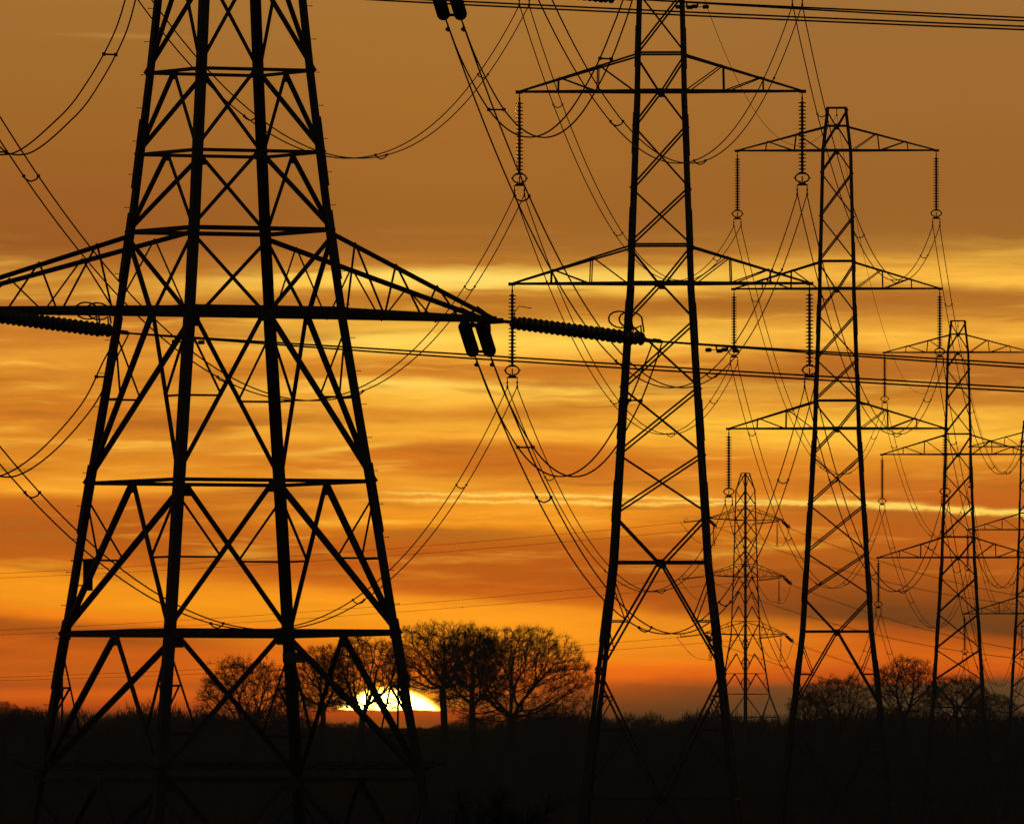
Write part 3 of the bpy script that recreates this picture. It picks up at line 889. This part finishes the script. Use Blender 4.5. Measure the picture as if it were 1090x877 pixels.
b_ = tree('bare_tree', grow_tree(5, 19.8, 14.0, 7.0, 1900, .3), 'bare tree in the middle of the three beside the sun', 503, DT + 12, rz=.5)
c_ = tree('bare_tree', grow_tree(8, 20.3, 24.0, 5.6, 3300, 1.0, 3, low=3.2), 'widest spreading bare tree, rightmost of the three beside the sun', 543, DT - 8)
d_ = tree('bare_tree', grow_tree(13, 15.5, 15.5, 3.2, 1800, 0, 2, low=1.5), 'bare tree left of the sun, behind the huge pylon\'s middle', 262, DT + 20)
e_ = tree('bare_tree', grow_tree(21, 19.0, 15.5, 6.4, 1600, 0, 2, low=.6), 'bare tree crossing the left part of the sun', 384, DT + 6)
tree('bare_tree', b_, 'bare tree between the sun and the huge pylon\'s inner right leg', 343, DT + 30, rz=2.1, scale=.86)
tree('bare_tree', d_, 'low open bare tree behind the third largest pylon\'s left leg', 893, DT + 60, rz=2.4, scale=.80)
tree('bare_tree', grow_tree(33, 15.2, 10.5, 5.5, 1600, .3, 2), 'domed bare tree right of the third largest pylon', 962, DT + 10)
tree('bare_tree', e_, 'dense bare tree behind the legs of the fourth largest pylon', 1020, DT + 40, rz=1.2, scale=.66)
tree('bare_tree', d_, 'low bare tree against the foot of the fourth largest pylon', 1052, DT + 90, rz=4.0, scale=.62)
tree('bare_tree', b_, 'small bare tree at the very left edge', 6, DT + 60, rz=3.0, scale=.42)
tree('bare_tree', d_, 'scrubby bare tree just inside the left edge', 30, DT + 90, rz=.8, scale=.48)
tree('bare_tree', e_, 'low bare tree left of the open bare tree, behind the third largest pylon', 862, DT + 100, rz=3.3, scale=.50)
tree('bare_tree', d_, 'small bare tree low down at the left foot of the bare tree by the sun', 222, DT + 120, rz=5.2, scale=.42)
tree('bare_tree', b_, 'slim bare tree between the two trees left of the sun', 310, DT + 70, rz=5.0, scale=.55)

# dark bush in the foreground field
def bush(px, dist, H, Wd, label, seed):
    tr, tw = grow_tree(seed, H / .4, Wd / .4, .5, 900, 0, 3, twigs=9)
    r = empty('hawthorn_bush'); tr.build('stem', BARK, r, True); tw.build('crown', TWIG, r)
    x = (px - 545) / F * dist; r.location = (x, dist, ground_z(x, dist) - .05); r.scale = (.4, .4, .4)
    tag(r, label, 'bush')
bush(535, 300, 3.45, 2.7, 'dark round bush at the bottom edge between the two largest pylons', 44)

# far woodland: rows of thickets that read as one mass
def thicket(seed):
    rg = random.Random(seed); m = MB()
    for _ in range(520):
        a = rg.uniform(0, 6.28); rr_ = 3.2 * math.sqrt(rg.random()); x, y_ = rr_ * math.cos(a), rr_ * math.sin(a)
        top = (6.2 + 1.2 * noise.noise(Vector((x * .5 + seed, y_ * .5, 0)))) * math.sqrt(max(.05, 1 - (rr_ / 3.5) ** 2))
        z0 = rg.uniform(0, top * .8); p = Vector((x, y_, z0))
        dd = Vector((x * .12 + rg.uniform(-.5, .5), rg.uniform(-.5, .5), 1)).normalized()
        q = p + dd * rg.uniform(.8, 2.2); q.z = min(q.z, top)
        w = rg.uniform(.03, .11); s = Vector((w, 0, 0))
        i = m.ring([p - s, p + s, p + Vector((0, w, 0)), q])
        m.f += [(i, i + 1, i + 3), (i + 1, i + 2, i + 3), (i + 2, i, i + 3)]
    return m
protos = [thicket(s) for s in range(4)]
wd = MB()
def put_thickets(y0, xr, stepx, sc, jit):
    x = xr[0]
    while x < xr[1]:
        P_ = protos[rnd.randrange(4)]; yy = y0 + rnd.uniform(-jit, jit)
        s = sc * (.62 + .95 * max(0, noise.noise(Vector((x / 16.0, y0 / 50.0, 3))) + .30)) * rnd.uniform(.75, 1.2); z = ground_z(x, yy) - .3
        s *= 1 - .72 * math.exp(-((x / yy * F + 545 - 425) / 90.0) ** 2) * (yy > 2550)
        ca, sa = math.cos(x), math.sin(x); i = len(wd.v)
        for (a, b, c) in P_.v: wd.v.append((x + (a * ca - b * sa) * s * 1.15, yy + (a * sa + b * ca) * s * 1.15, z + c * s))
        wd.f += [tuple(q + i for q in f) for f in P_.f]
        x += stepx * s * rnd.uniform(.7, 1.2)
put_thickets(3000, (-190, 190), 3.2, 1.0, 12)
put_thickets(3060, (-190, 190), 3.2, 1.05, 12)
put_thickets(3800, (-220, 220), 4.0, .95, 30)
put_thickets(2620, (-150, -20), 2.6, .62, 14)
put_thickets(2640, (45, 150), 2.6, .62, 14)
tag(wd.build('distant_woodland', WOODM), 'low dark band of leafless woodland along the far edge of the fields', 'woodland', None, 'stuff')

# ------------------------------------------------------------------ haze: one closed box round everything
hz = MB(); hz.box((0, 4600, 29), 8600, 9700, 100)
hz.v = [tuple(p) for p in hz.v]
hm = bpy.data.materials.new('evening_haze'); hm.use_nodes = True
ht_ = hm.node_tree; ht_.nodes.clear()
pv = ht_.nodes.new('ShaderNodeVolumePrincipled'); ou = ht_.nodes.new('ShaderNodeOutputMaterial')
pv.inputs['Color'].default_value = (.8, .8, .8, 1); pv.inputs['Density'].default_value = HAZE; pv.inputs['Anisotropy'].default_value = 0.0
ht_.links.new(pv.outputs[0], ou.inputs['Volume'])
ho = hz.build('haze', hm)
tag(ho, 'thin evening haze filling the air', 'haze', None, 'stuff')
